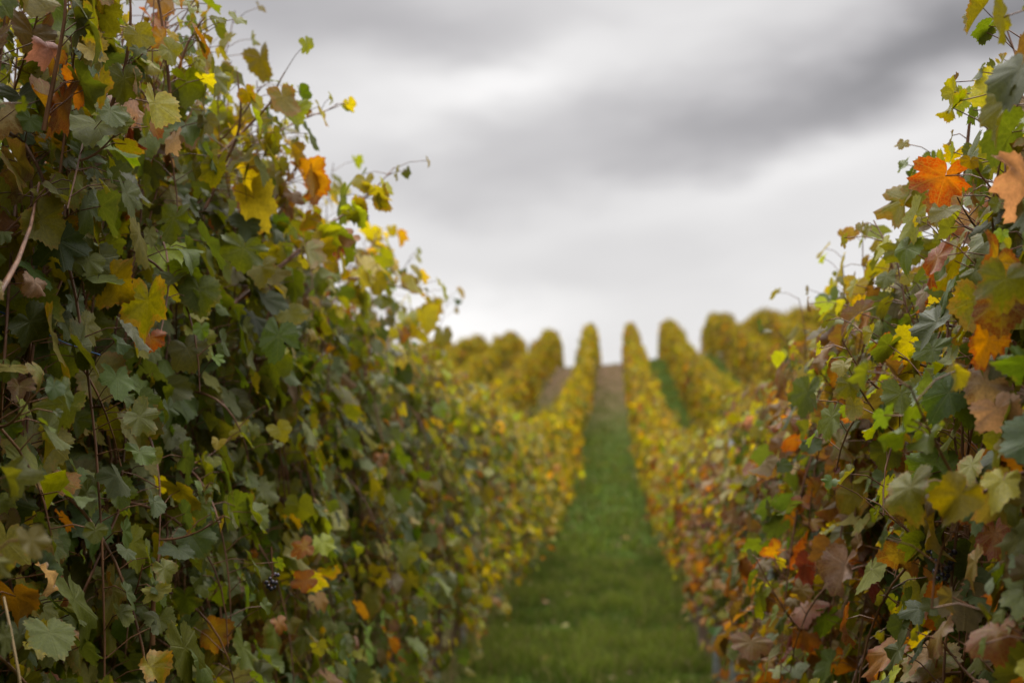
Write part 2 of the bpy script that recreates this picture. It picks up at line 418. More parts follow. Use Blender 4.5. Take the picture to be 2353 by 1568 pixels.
class Leaves:
    def __init__(self): self.pos, self.tip, self.nor, self.R, self.kind, self.curl = [], [], [], [], [], []
    def add(self, pos, tip, nor, R, kind, curl=None):
        self.pos.append(pos); self.tip.append(tip); self.nor.append(nor); self.R.append(R); self.kind.append(kind)
        self.curl.append(np.full(len(R), -1.0) if curl is None else curl)
    def mesh(self, lod, bright=1.0):
        pos, tip, nor = map(np.concatenate, (self.pos, self.tip, self.nor)); R = np.concatenate(self.R); kd = np.concatenate(self.kind); cu = np.concatenate(self.curl)
        L = len(R)
        tip = tip / np.linalg.norm(tip, axis=1, keepdims=True)
        nor = nor - tip * (nor * tip).sum(1, keepdims=True); nor /= np.linalg.norm(nor, axis=1, keepdims=True) + 1e-9
        lat = np.cross(tip, nor)
        U, W, rho, phi, tri, quad = SHAPES[lod]; nv = len(U)
        curl = np.where(cu >= 0, cu, KC[kd, 0] + (KC[kd, 1] - KC[kd, 0]) * rng.random(L) ** 1.4)
        # individual outlines
        def g(s=1.0): return rng.normal(0, s, (L, 1))
        ab = np.abs(phi)[None]
        wob = 1 + .06 * g() * np.sin(phi * 2 + g(3)) + .07 * g() * np.cos(phi * 3 + g(3)) + .05 * g() * np.sin(5 * phi + g(3))
        lobe = 1 - (rng.random((L, 1)) ** 2 * .28) * rho[None] * (np.exp(-((ab - .52) / .13) ** 2) + .8 * np.exp(-((ab - 1.45) / .16) ** 2))
        asp = 1 + .10 * g()
        u = U[None] * wob * lobe * asp; v = W[None] * wob * lobe / asp
        if lod <= 1:    # torn or eaten edges on a few
            tear = (rng.random((L, 1)) < .25) * rng.random((L, 1)) * .55
            a0 = rng.uniform(-2.4, 2.4, (L, 1))
            cut = 1 - tear * (rho[None] > .6) * np.exp(-((phi[None] - a0) / .22) ** 2)
            u = u * cut; v = v * cut
        r2 = u * u + v * v; r = np.sqrt(r2)
        cc = curl[:, None]
        fold = np.abs(g(.38)) + .12 * cc
        zz = -cc * .32 * r2 * (1 + .5 * g()) + fold * np.abs(u) * .8 - .35 * cc * np.clip(v, 0, None) ** 2 * rng.random((L, 1)) * 1.4
        zz += r2 * (.10 + .16 * cc) * g(.7) * np.sin(3 * phi + g(3)) + r2 * r * (.07 + .10 * cc) * g(.8) * np.sin(6 * phi + g(3))
        zz += .035 * r * np.cos(phi[None] * 7.2) * (rho[None] > .2)
        # blade curls back: shrink in plane where it lifts
        sh = 1 / np.sqrt(1 + 1.1 * (zz / (r + .05)) ** 2)
        u = u * sh; v = v * sh
        P = pos[:, None] + R[:, None, None] * (u[..., None] * lat[:, None] + v[..., None] * tip[:, None] + zz[..., None] * nor[:, None])
        n_off = (np.arange(L) * nv)[:, None, None]
        Fs = [(tri[None] + n_off).reshape(-1, 3)]
        if len(quad): Fs.append((quad[None] + n_off).reshape(-1, 4))
        vary = np.exp(rng.normal(0, .20, (L, 1))) * bright; tin = np.exp(rng.normal(0, .10, (L, 3)))
        b = np.clip(KB[kd] * vary * tin, 0, .8); e = np.clip(KE[kd] * vary * tin, 0, .8)
        one = np.ones((L, nv, 1))
        A = {'leaf_base': ('FLOAT_COLOR', np.concatenate([np.broadcast_to(b[:, None], (L, nv, 3)), one], 2)),
             'leaf_edge': ('FLOAT_COLOR', np.concatenate([np.broadcast_to(e[:, None], (L, nv, 3)), one], 2))}
        if lod <= 2:
            amt = KA[kd, 0] + (KA[kd, 1] - KA[kd, 0]) * rng.random(L)
            A['leaf_data'] = ('FLOAT_VECTOR', np.stack([np.broadcast_to(rho, (L, nv)), np.broadcast_to(rng.random((L, 1)), (L, nv)), np.broadcast_to(amt[:, None], (L, nv))], -1))
            A['leaf_uv'] = ('FLOAT_VECTOR', np.stack([np.broadcast_to(U, (L, nv)), np.broadcast_to(W, (L, nv)), np.zeros((L, nv))], -1))
        return P.reshape(-1, 3), Fs, A

def grow(path, lv, pet, X0, side, d_ref, hrel_f, node, Rm, lod, tipk=None, tip_all=False, spread=.5):
    """leaves and petioles along one shoot (path (k,3))"""
    seg = np.linalg.norm(np.diff(path, axis=0), axis=1); s = np.concatenate([[0], np.cumsum(seg)]); Lg = s[-1]
    at = np.arange(node * rng.random(), Lg, node); at = at + rng.normal(0, node * .2, len(at)); at = np.clip(at, 0, Lg)
    if len(at) == 0: return
    P = np.stack([np.interp(at, s, path[:, k]) for k in range(3)], 1)
    n = len(at)
    ox = P[:, 0] - X0
    sgn = np.where(np.abs(ox) < .07, rng.choice([-1, 1], n), np.sign(ox))
    sgn = np.where(rng.random(n) < .15, -sgn, sgn)
    azr = rng.normal(0, .62, n)
    o = np.stack([np.cos(azr) * sgn, np.sin(azr), np.zeros(n)], 1)           # horizontal direction outward
    pl = rng.uniform(.040, .115, n) * spread / .5
    pd = o + np.stack([np.zeros(n), np.zeros(n), rng.uniform(-.1, .9, n)], 1); pd /= np.linalg.norm(pd, axis=1, keepdims=True)
    Q = P + pd * pl[:, None]
    fin = np.clip((Lg - at) / .22, 0, 1)                                      # leaves shrink towards the tip
    R = Rm * np.exp(rng.normal(0, .30, n)).clip(.4, 1.7) * (.55 + .45 * fin)
    tilt = rng.normal(.55, .42, n)                                            # elevation of the blade normal
    nr = o * np.cos(tilt)[:, None] + np.stack([rng.normal(0, .22, n), rng.normal(0, .30, n), np.sin(tilt)], 1)
    tp = np.stack([o[:, 0] * .35, o[:, 1] * .35 + rng.normal(0, .45, n), -np.ones(n) * rng.uniform(.4, 1.0, n)], 1) + rng.normal(0, .15, (n, 3))
    flip = rng.random(n) < .13                                               # a few blades turned over
    nr[flip] *= -1
    kd = palette(side, d_ref, hrel_f(P))
    if tipk is not None:
        tl = (fin < .8) | tip_all
        kd = np.where(tl & (rng.random(n) < .75), rng.choice([KI[k] for k in tipk], n), kd)
    lv.add(Q, tp, nr, R, kd)
    if pet is not None:
        mid = (P + Q) / 2 + np.array([0, 0, .008])
        pet.append(np.stack([P, mid, Q], 1))

def vine(X0, d0, d1, side, lod, gfun, top, name_label, group, dens=1.0, Rm=.052, bottom=.55, half=.30, rag=.12, origin=None,
         extra=None, droop=.28, tip_out=.15, pd=None):
    dm = (d0 + d1) / 2; pd = dm if pd is None else pd
    g0 = float(gfun(X0, dm)) if origin is None else 0.0
    root = empty('grapevine', (X0, dm, g0) if origin is None else (0, 0, 0))
    tag(root, name_label, 'vine', group)
    off = np.array([X0, dm, g0]) if origin is None else np.zeros(3)
    if origin is not None: X0 = 0.0
    lv = Leaves(); pet = [] if lod <= 1 else None; can_p, can_r = [], []
    Ls = d1 - d0
    ns = max(3, int(round(20 * dens * Ls)))
    K = 13
    def T(d): return float(np.interp(d, *top)) if not callable(top) else top(d)
    for i in range(ns):
        d = d0 + Ls * (i + rng.random()) / ns
        gz = float(gfun(X0, d)); tz = T(d); H = tz - gz
        hr = lambda P, gz=gz, H=H: (P[:, 2] - gz - bottom) / (H - bottom)
        lo = .82
        tt = np.linspace(0, 1, K)
        sx = rng.choice([-1, 1])
        if rng.random() < droop:
            out = sx * rng.uniform(.5, 1.3) * half
            hh = rng.uniform(lo, H * .9)
            b = rng.uniform(bottom - .1, bottom + .35) if rng.random() < .7 else hh - rng.uniform(.2, .5)
            zz = gz + hh + (.10 * np.sin(tt * 2.2)) + (b - hh) * tt ** 1.8
            xx = X0 + sx * .06 + (out - sx * .06) * np.sin(tt * 1.5)
            yy = d + rng.normal(0, .22) * tt + .03 * np.sin(tt * 5 + rng.random() * 6)
            grow(np.stack([xx, yy, zz], 1), lv, pet, X0, side, pd, hr, .055 / 1.0, Rm, lod)
        else:
            off_x = rng.uniform(-1, 1) * half * .8
            up = H + rng.normal(-.04, rag) + (rng.random() < .15) * rng.uniform(0, tip_out)
            zz = gz + lo + (up - lo) * tt
            narrow = 1 - (.45 if d0 < 30 and origin is None else .72) * tt ** 3
            xx = X0 + off_x * np.sin(np.clip(tt * 2.2, 0, 1.57)) * narrow + .04 * np.sin(tt * 7 + rng.random() * 6) + .02 * np.sin(tt * 15 + rng.random() * 6) + rng.normal(0, .07) * tt ** 3
            yy = d + rng.normal(0, .22) * tt + .05 * np.sin(tt * 6 + rng.random() * 6) + .02 * np.sin(tt * 14 + rng.random() * 6)
            grow(np.stack([xx, yy, zz], 1), lv, pet, X0, side, pd, hr, .060, Rm, lod, tipk=('lime', 'olive', 'olive') if side == 'L' else ('lime', 'olive', 'brown'))
        can_p.append(np.stack([xx, yy, zz], 1)); can_r.append(np.linspace(.0042, .0014, K))
        # short side shoots with small leaves on the aisle side and the outer side
        if rng.random() < .85 and lod <= 2:
            k = rng.integers(2, 12); p0 = can_p[-1][k]; q = np.linspace(0, 1, 5)[:, None]
            dr = np.array([np.sign(p0[0] - X0 + 1e-6) * rng.uniform(.4, 1), rng.normal(0, .7), rng.uniform(-.2, .9)]); dr /= np.linalg.norm(dr)
            ll = rng.uniform(.07, .17)
            pp = p0 + dr * ll * q + np.array([0, 0, .05]) * q ** 2
            grow(pp, lv, pet, X0, side, pd, hr, .032, Rm * .80, lod, tipk=('green', 'olive', 'lime', 'green') if pd < 8 else ('lime', 'olive', 'lime'), spread=.3)
            pp9 = p0 + dr * ll * np.linspace(0, 1, K)[:, None] + np.array([0, 0, .05]) * np.linspace(0, 1, K)[:, None] ** 2
            can_p.append(pp9); can_r.append(np.linspace(.0026, .0012, K))
    if extra: extra(lv, pet, can_p, can_r, K)
    V, Fs, A = lv.mesh(lod)
    mesh_obj('foliage', V - off, Fs, M_LEAF if lod <= 2 else M_FAR, root, attrs=A)
    # canes with petioles
    if lod <= 2:
        sides = {0: 7, 1: 5, 2: 3}[lod]
        parts = [tubes(np.array(can_p), np.array(can_r) * (1 if lod < 2 else 1.2), sides)]
        if pet: 
            pp = np.concatenate(pet); parts.append(tubes(pp, np.tile([.0013, .0010, .0010], (len(pp), 1)), 4 if lod == 0 else 3))
        V, Fs = join(parts); mesh_obj('canes', V - off, Fs, M_CANE, root)
    # trunk and the bent arm it carries along the lowest wire
    if lod <= 3:
        k = 14 if lod < 2 else 7; t = np.linspace(0, 1, k)
        gz = float(gfun(X0, dm)); bx, by = rng.normal(0, .035), rng.normal(0, .06)
        tr = np.stack([X0 + bx * np.sin(t * 3.0), dm - .1 + by * np.sin(t * 2.4) + .1 * t, gz - .05 + .85 * t], 1)
        rr = (.030 - .010 * t) * (1 + .18 * np.sin(t * 17 + rng.random() * 6)) + .012 * np.exp(-t * 9)
        rr[-1] *= 1.25
        arm = np.stack([np.full(k, X0) + .02 * np.sin(t * 6), dm + Ls * .5 * t, gz + .78 + .10 * np.sin(t * 2.6)], 1)
        arm2 = arm.copy(); arm2[:, 1] = dm - Ls * .5 * t
        V, Fs = join([tubes(np.stack([tr, arm, arm2]), np.stack([rr, np.linspace(.017, .008, k), np.linspace(.017, .008, k)]), 10 if lod < 2 else 6)])
        mesh_obj('trunk', V - off, Fs, M_BARK, root)
    return root

# ---- shoots and leaves that stand out of the two near rows (measured from the photograph, at their own depth)
SHOOTS = {   # name: (side, tip kinds, radius, [(px, py, Z), ...])
 'a': ('L', ('lime', 'lime', 'olive'), .052, [(520, 705, 3.5), (650, 605, 3.6), (760, 515, 3.75), (850, 445, 3.9), (905, 385, 4.0)]),
 'b': ('L', ('lime', 'olive', 'yellow'), .040, [(470, 480, 3.4), (530, 360, 3.5), (600, 325, 3.6), (690, 275, 3.7), (775, 245, 3.8)]),
 'c': ('L', ('olive', 'lime', 'olive'), .040, [(480, 380, 3.4), (560, 300, 3.5), (620, 240, 3.5), (640, 190, 3.5), (655, 165, 3.5)]),
 'd': ('L', ('lime', 'olive', 'lime'), .040, [(500, 400, 3.4), (545, 320, 3.4), (555, 250, 3.4), (548, 200, 3.4), (545, 165, 3.4)]),
 'e': ('L', ('olive', 'olive', 'orange'), .050, [(392, 230, 3.0), (380, 110, 3.0), (368, 20, 3.0), (350, -60, 3.0), (345, -120, 3.0)]),
 'f': ('L', ('olive', 'lime', 'olive'), .050, [(370, 260, 3.1), (410, 160, 3.1), (430, 100, 3.1), (455, 60, 3.1), (470, 40, 3.1)]),
 'g': ('L', ('lime', 'lime', 'yellow'), .040, [(800, 640, 4.6), (860, 640, 4.8), (900, 655, 4.9), (950, 668, 5.0), (985, 680, 5.0)]),
 'h': ('L', ('lime', 'yellow', 'olive'), .045, [(760, 700, 5.0), (820, 620, 5.2), (850, 570, 5.4), (865, 540, 5.5), (870, 520, 5.5)]),
 'i': ('L', ('lime', 'lime', 'yellow'), .042, [(890, 780, 6.0), (930, 740, 6.2), (960, 715, 6.4), (975, 700, 6.5), (985, 690, 6.5)]),
 'j': ('L', ('orange', 'olive', 'dry'), .048, [(600, 520, 3.7), (640, 440, 3.8), (670, 400, 3.9), (685, 375, 3.9), (690, 360, 3.9)]),
 'k': ('L', ('olive', 'orange', 'olive'), .058, [(250, 260, 2.6), (290, 150, 2.6), (300, 60, 2.6), (300, 0, 2.6), (290, -60, 2.6)]),
 'l': ('L', ('olive', 'green', 'orange'), .058, [(100, 300, 2.3), (130, 150, 2.3), (150, 40, 2.3), (150, -40, 2.3), (140, -90, 2.3)]),
 'm': ('R', ('olive', 'olive', 'lime'), .040, [(2215, 420, 2.8), (2222, 330, 2.8), (2228, 270, 2.8), (2245, 220, 2.8), (2258, 195, 2.8)]),
 'n': ('R', ('lime', 'olive', 'lime'), .034, [(1950, 700, 4.2), (1940, 660, 4.2), (1935, 620, 4.2), (1935, 600, 4.2), (1940, 585, 4.2)]),
 'o': ('R', ('lime', 'lime', 'olive'), .055, [(2060, 640, 3.6), (2040, 590, 3.6), (2020, 560, 3.6), (2015, 540, 3.6), (2010, 530, 3.6)]),
 'p': ('R', ('olive', 'green', 'brown'), .050, [(2352, 420, 2.4), (2360, 300, 2.4), (2358, 200, 2.4), (2352, 120, 2.4), (2350, 80, 2.4)]),
 'q': ('R', ('olive', 'green', 'olive'), .048, [(2190, 560, 3.0), (2160, 480, 3.0), (2145, 420, 3.0), (2150, 380, 3.0), (2165, 350, 3.0)]),
}
BIG_CANES = [[(-60, 800, 2.0), (-10, 690, 2.0), (40, 600, 2.15), (70, 520, 2.3), (90, 420, 2.5)],
             [(520, 712, 3.45), (560, 680, 3.5), (620, 632, 3.6), (700, 570, 3.8), (770, 500, 4.0)],
             [(350, 1480, 2.9), (352, 1380, 2.9), (360, 1290, 2.9), (385, 1230, 2.95), (380, 1160, 2.95)]]
# single leaves one can point at: px, py (petiole), Z, radius, kind, curl, tip angle in the picture (deg, 0 = right, 90 = up)
SINGLE = [(800, 545, 3.7, .050, 'dry', 1.0, 215), (2290, 600, 1.95, .070, 'veined', .5, 250), (2300, 690, 1.9, .062, 'veined', .4, 265),
          (2270, 780, 1.95, .055, 'veined', .3, 250), (2352, 420, 1.95, .085, 'dry', 1.3, 250), (2352, 250, 2.3, .055, 'brown', 1.2, 230),
          (2262, 880, 1.95, .055, 'dry', 1.5, 280), (2290, 940, 1.9, .05, 'dry', 1.3, 285), (300, 300, 2.7, .05, 'red', .6, 270),
          (280, 235, 2.7, .062, 'dry', .9, 300), (340, 270, 2.75, .058, 'orange', .6, 310), (400, 320, 2.9, .055, 'dry', .8, 260),
          (110, 110, 2.3, .045, 'dry', 1.4, 280), (700, 1255, 3.6, .050, 'orange', .6, 200), (705, 1330, 3.6, .050, 'orange', .7, 200),
          (490, 1450, 3.1, .062, 'orange', .6, 330), (345, 775, 2.6, .040, 'rust', .7, 275), (340, 690, 2.5, .085, 'olive', .3, 270),
          (150, 930, 2.25, .072, 'green', .3, 240), (880, 590, 4.2, .05, 'lime', .3, 320), (560, 570, 3.1, .075, 'green', .4, 260),
          (430, 800, 2.9, .065, 'dgreen', .6, 300), (640, 985, 3.4, .045, 'lime', .4, 300), (560, 985, 3.3, .045, 'lime', .5, 200),
          (2180, 900, 2.25, .062, 'dgreen', .6, 230), (2030, 920, 2.6, .068, 'brown', .7, 230), (2090, 570, 2.9, .07, 'green', .5, 270),
          (1930, 850, 3.4, .055, 'orange', .5, 250), (2210, 1140, 2.2, .055, 'orange', .6, 320), (2230, 1180, 2.1, .05, 'veined', .7, 330),
          (2150, 1060, 2.3, .06, 'green', .4, 240), (440, 1230, 2.9, .07, 'green', .4, 310), (640, 1430, 3.3, .04, 'orange', .8, 300),
          (2310, 640, 1.85, .06, 'olive', .4, 260), (2240, 690, 2.1, .06, 'olive', .3, 250), (500, 380, 3.1, .068, 'green', .3, 265),
          (400, 500, 2.8, .075, 'green', .4, 250), (260, 640, 2.5, .07, 'olive', .4, 300), (640, 770, 3.1, .075, 'dgreen', .4, 270),
          (1965, 655, 3.4, .05, 'lime', .4, 250), (1900, 700, 3.9, .05, 'lime', .3, 250)]
fwd = np.array([-math.sin(YAW) * math.cos(PITCH), math.cos(YAW) * math.cos(PITCH), math.sin(PITCH)])
rt = np.array([math.cos(YAW), math.sin(YAW), 0.0]); upv = np.cross(rt, fwd)
def extras_for(side, d0, d1):
    X0 = ROWX[side + '1']
    def fn(lv, pet, can_p, can_r, K):
        for key, (s, tk, Rm, pts) in SHOOTS.items():
            W_ = np.array([world_pt(*p) for p in pts])
            if s != side or not (d0 <= W_[0, 1] < d1): continue
            q = np.linspace(0, 4, K); path = np.stack([np.interp(q, range(5), W_[:, c]) for c in range(3)], 1)
            path[1:-1] = (path[:-2] + 2 * path[1:-1] + path[2:]) / 4
            grow(path, lv, pet, X0, side, d0, lambda P: np.full(len(P), .95), .040, Rm * (1.2 if Rm < .05 else 1.0 if W_[0, 1] > 3.2 else .8), 0, tipk=tk, tip_all=True)
            grow(path, lv, pet, X0, side, d0, lambda P: np.full(len(P), .95), .075, Rm * .7, 0, tipk=tk, spread=.3, tip_all=True)
            can_p.append(path); can_r.append(np.linspace(.0042, .0014, K))
        if side == 'L':
            for c in BIG_CANES:
                W_ = np.array([world_pt(*p) for p in c])
                if d0 <= W_[0, 1] < d1:
                    q = np.linspace(0, 4, K); can_p.append(np.stack([np.interp(q, range(5), W_[:, k]) for k in range(3)], 1)); can_r.append(np.linspace(.0058, .0022, K))
        for (px, py, Z, R, k, cu, an) in SINGLE:
            if (px < 1413) != (side == 'L'): continue
            P = world_pt(px, py, Z)
            if not (d0 <= P[1] < d1): continue
            a = R_(an); tp = rt * math.cos(a) + upv * math.sin(a) - fwd * .25
            nn = -fwd * .8 + upv * rng.uniform(-.2, 1.0) + rt * rng.normal(0, .65)
            lv.add(P[None], tp[None], nn[None], np.array([R * .80]), np.array([KI[k]]), np.array([cu]))
    return fn

ORD = ['first', 'second', 'third', 'fourth', 'fifth', 'sixth', 'seventh', 'eighth', 'ninth', 'tenth', 'eleventh', 'twelfth']
LOOK_L = ['stems against the left edge', 'brown orange leaves near top',
          'long shoots against the sky', 'long shoot into the aisle']
LOOK_R = ['orange and rust veined leaves', 'with a dark grape bunch',
          'a thin upright shoot', 'mixed green and brown leaves']
def main_row(side):
    X0 = ROWX[side + '1']; top = TL if side == 'L' else TR
    sname = 'left' if side == 'L' else 'right'
    d = .7 if side == 'L' else .45
    i = 0; roots = []
    while d < 83:
        step = 1.05 if d < 12 else 1.25 if d < 26 else 1.7
        lod = 0 if d + step < 3.9 else 1 if d < 8.5 else 2 if d < 17 else 3
        dens = 5.0 if d < 4.5 else 3.6 if d < 9 else 3.0 if d < 17 else 1.5 if d < 26 else .8
        Rm = .044 if d < 4.5 else .044 if d < 9 else .046 if d < 17 else .060 if d < 26 else .085
        if i < 12:
            look = (LOOK_L if side == 'L' else LOOK_R)[i] if i < 4 else ('leaves turning yellow' if i < 8 else 'blurred yellowing leaves')
            label = '%s vine in the row %s of the aisle, %s' % ('nearest' if i == 0 else ORD[i] + ' nearest', sname, look)
            assert len(label.split()) <= 16, label
            grp = 'vines beside the aisle'
        else:
            far = d >= 30
            label = ('blurred yellow vine on the far slope, in the row bordering the aisle on its %s' if far else 'blurred yellow green vine in the dip, in the row bordering the aisle %s') % sname
            grp = '%s vines of the row directly %s of the aisle' % ('far slope' if far else 'dip', sname)
        ex = extras_for(side, d, d + step) if lod <= 1 else None
        r = vine(X0, d - .02, d + step + .02, side, lod, ground, top, label, grp, dens=dens, Rm=Rm,
                 bottom=.45 if d < 4 else .34 if d < 17 else .25 if d < 50 else .04, half=(.39 if side == 'L' and d > 4.5 else .31 if d < 4.5 else .24) if d < 30 else .26, rag=.07 if d < 26 else .05,
                 extra=ex, tip_out=.22 if d < 20 else .1, droop=.42)
        roots.append((d, r)); d += step; i += 1
    return roots
ROWS_L = main_row('L'); ROWS_R = main_row('R')

# ---- vines of the other rows: six grown once, then copied with all their parts
protos = []
for k in range(7):
    flat = lambda X, Y: 0.0
    protos.append(vine(0, -.95, .95, 'L' if k % 2 else 'R', 3, flat, lambda d: 2.05, 'vine', 'vines', dens=1.3, Rm=.072, bottom=.02, half=.21, rag=.05, origin=True, droop=.42, tip_out=.1, pd=45.0))
for p in protos: p['_d'] = 0; p.location = (0, 0, -500)
def copy_vine(src):
    c = src.copy(); COL.objects.link(c)
    for ch in src.children:
        q = ch.copy(); COL.objects.link(q); q.parent = c
    return c
ORDW = {'2': 'second', '3': 'third', '4': 'fourth', '5': 'fifth', '6': 'sixth'}
START = {'L2': 8.6, 'L3': 34, 'L4': 44, 'L5': 52, 'R2': 7, 'R3': 30, 'R4': 40, 'R5': 46, 'R6': 52}
END = {k: 83 for k in START}
used = set()
for rn, d in START.items():
    sname = 'left' if rn[0] == 'L' else 'right'
    while d < END[rn]:
        k = int(rng.integers(len(protos)))
        if k not in used: o = protos[k]; used.add(k)
        else: o = copy_vine(protos[k])
        X = ROWX[rn]; g = float(ground(X, d)); sl = (float(ground(X, d + .7)) - float(ground(X, d - .7))) / 1.4
        o.location = (X + rng.normal(0, .04), d, g)
        flip = math.pi if rng.random() < .5 else 0
        o.rotation_euler = (math.atan(sl) * (1 if flip == 0 else -1), 0, flip)
        hs = 1.0 + rng.normal(0, .025) + .04 * math.sin(d * .7 + X)
        if rn in ('R3', 'R4', 'R5', 'R6'): hs *= 1.06
        o.scale = (1 + rng.normal(0, .04), 1, hs)
        if '_d' in o: del o['_d']
        dip = ', down in the dip' if d < 32 else ', on the far slope'
        tag(o, 'blurred yellowing vine in the %s row %s of the aisle%s' % (ORDW[rn[1]], sname, dip), 'vine',
            'vines of the %s row %s of the aisle%s' % (ORDW[rn[1]], sname, dip))
        d += 1.86
for k, p in enumerate(protos):
    if k not in used:
        for ch in list(p.children): bpy.data.objects.remove(ch)
        bpy.data.objects.remove(p)

# ------------------------------------------------------------------ grapes
def berry_sphere():
    import bmesh
    bm = bmesh.new(); bmesh.ops.create_icosphere(bm, subdivisions=2, radius=1.0)
    V = np.array([v.co[:] for v in bm.verts]); Fc = np.array([[v.index for v in f.verts] for f in bm.faces]); bm.free()
    return V, Fc
BV, BF = berry_sphere()
def grape_bunch(root, P, n, length, r0, label):
    V, Fs, pts = [], [], []
    for _ in range(n * 30):
        t = rng.random(); rad = length * .33 * (1 - t) ** .7 + .004
        a = rng.random() * 6.283; q = np.array([rad * math.cos(a), rad * math.sin(a), -t * length])
        if all(np.linalg.norm(q - s) > r0 * 1.65 for s in pts): pts.append(q)
        if len(pts) >= n: break
    for i, q in enumerate(pts):
        V.append(BV * r0 * rng.uniform(.85, 1.1) + q); Fs.append(BF + i * len(BV))
    b = mesh_obj('grape_bunch', np.concatenate(V), [np.concatenate(Fs)], M_GRAPE, root)
    b.location = P - np.array(root.location); b['label'] = label
    st = [np.array([[0, 0, .06], [.004, 0, .0], [0, .002, -length * .4], [0, 0, -length * .85]])]
    for q in pts: st.append(np.array([[0, 0, q[2] * .8], q * .35 + [0, 0, q[2] * .55], q * .7 + [0, 0, q[2] * .25], q]))
    V, F_ = tubes(np.array(st), np.array([[.0022] * 4] + [[.001] * 4] * len(pts)), 5)
    mesh_obj('stem', V, [F_], M_CANE, b)
def owner(rows, d):
    best = rows[0][1]
    for dd, r in rows:
        if dd <= d: best = r
    return best
P = world_pt(2163, 1262, 2.3); grape_bunch(owner(ROWS_R, P[1]), P, 22, .050, .0047, 'bunch of dark grapes hanging low')
P = world_pt(622, 1318, 3.1); grape_bunch(owner(ROWS_L, P[1]), P, 9, .035, .0052, 'small bunch of dark grapes')
P = world_pt(330, 870, 2.7) + np.array([-.05, 0, 0]); 

# ------------------------------------------------------------------ trellis
def steel_post(X, d, h, label, group, lean=0.0):
    g = float(ground(X, d)); root = empty('trellis_post', (X, d, g), (0, lean, 0)); tag(root, label, 'post', group)
    # open C profile with hooks for the wires
    w2, dp, th = .022, .032, .003
    prof_ = [(-w2, -dp / 2), (w2, -dp / 2), (w2, dp / 2), (w2 - th, dp / 2), (w2 - th, -dp / 2 + th), (-w2 + th, -dp / 2 + th), (-w2 + th, dp / 2), (-w2, dp / 2)]
    n = len(prof_); V = np.array([(a, b, zz) for zz in (-.1, h) for a, b in prof_]); i = np.arange(n); j = (i + 1) % n
    Fs = [np.stack([i, j, j + n, i + n], -1), np.array([[0, 1, 4, 5], [1, 2, 3, 4], [5, 6, 7, 0]]) + n]
    mesh_obj('shaft', V, Fs, M_STEEL, root, smooth=False)
    for hh in (.8, 1.15, 1.5, 1.85):
        if hh > h - .05: continue
        p = np.array([[[w2, 0, hh], [w2 + .012, 0, hh + .004], [w2 + .016, 0, hh + .018], [w2 + .010, 0, hh + .026]]])
        V, F_ = tubes(p, np.full((1, 4), .002), 5); mesh_obj('wire_hook', V, [F_], M_STEEL, root)
def wood_post(X, d, h, r, label, group):
    g = float(ground(X, d)); k = 9; t = np.linspace(0, 1, k)
    p = np.stack([.01 * np.sin(t * 3), .008 * np.cos(t * 4), -.15 + (h + .15) * t], 1)
    rr = r * (1.05 - .08 * t) * (1 + .03 * np.sin(t * 20)); rr = np.append(rr, .001); p = np.vstack([p, p[-1] + [0, 0, .004]])
    V, F_ = tubes(p[None], rr[None], 14)
    o = mesh_obj('wooden_post', V, [F_], M_WOOD); o.location = (X, d, g); tag(o, label, 'post', group)
steel_post(-1.0, 3.72, 1.0, 'grey steel trellis post low in the left row, nearest the camera', 'steel trellis posts')
for dd, lab in ((6.9, 'grey steel trellis post nearest the camera in the row right of the aisle'), (7.75, 'second grey steel trellis post in the row right of the aisle'),
                (9.1, 'third grey steel trellis post right of the aisle, beside a wooden post')):
    steel_post(.62, dd, 1.55, lab, 'steel trellis posts', .01)
for j, dd in enumerate((10.5, 16.0)):
    steel_post(-1.12, dd, 1.7, 'grey steel trellis post %s in the left row' % ('half hidden in leaves' if j == 0 else 'farther down'), 'steel trellis posts')
wood_post(.60, 10.1, 1.25, .042, 'brown wooden post nearest the camera under the row right of the aisle', 'wooden posts')
wood_post(.66, 12.2, 1.25, .042, 'brown wooden post farther up the row right of the aisle', 'wooden posts')
for side in 'LR':
    X0 = ROWX[side + '1']
    for j, hh in enumerate((.80, 1.15, 1.50, 1.85)):
        ys = np.arange(-2, 68, 1.0); xs = np.full(len(ys), X0 + (.03 if j % 2 else -.03) + (.0 if j == 0 else 0))
        tops = np.interp(ys, *(TL if side == 'L' else TR)) - .12
        zs = np.minimum(ground(X0, ys) + hh, tops) - .01 * np.abs(np.sin(ys * 1.05))
        V, F_ = tubes(np.stack([xs, ys, zs], 1)[None], np.full((1, len(ys)), .0014), 4)
        o = mesh_obj('trellis_wire', V, [F_], M_WIRE)
        tag(o, '%s steel wire of the trellis %s of the aisle' % (['lowest', 'second lowest', 'second highest', 'highest'][j], 'left' if side == 'L' else 'right'), 'wire', 'trellis wires')
def strand(name, pts, r, mat, label, cat):
    P = np.array([world_pt(*p) for p in pts]); q = np.linspace(0, len(pts) - 1, 24)
    path = np.stack([np.interp(q, range(len(pts)), P[:, c]) for c in range(3)], 1)
    for _ in range(4): path[1:-1] = (path[:-2] + path[1:-1] * 2 + path[2:]) / 4
    base = path[0].copy(); V, F_ = tubes((path - base)[None], np.full((1, 24), r), 6)
    o = mesh_obj(name, V, [F_], mat); o.location = base; tag(o, label, cat); return o
strand('twine', [(-60, 690, 2.35), (0, 716, 2.4), (70, 745, 2.45), (140, 785, 2.5), (230, 815, 2.6)], .0013, M_TWINE, 'blue twine strung through the leaves at the left edge', 'twine')
strand('twine', [(2290, 1035, 2.0), (2305, 1010, 2.0), (2320, 985, 2.0), (2345, 1000, 2.0)], .0013, M_TWINE, 'short loop of blue twine tied in the right hand vines', 'twine')
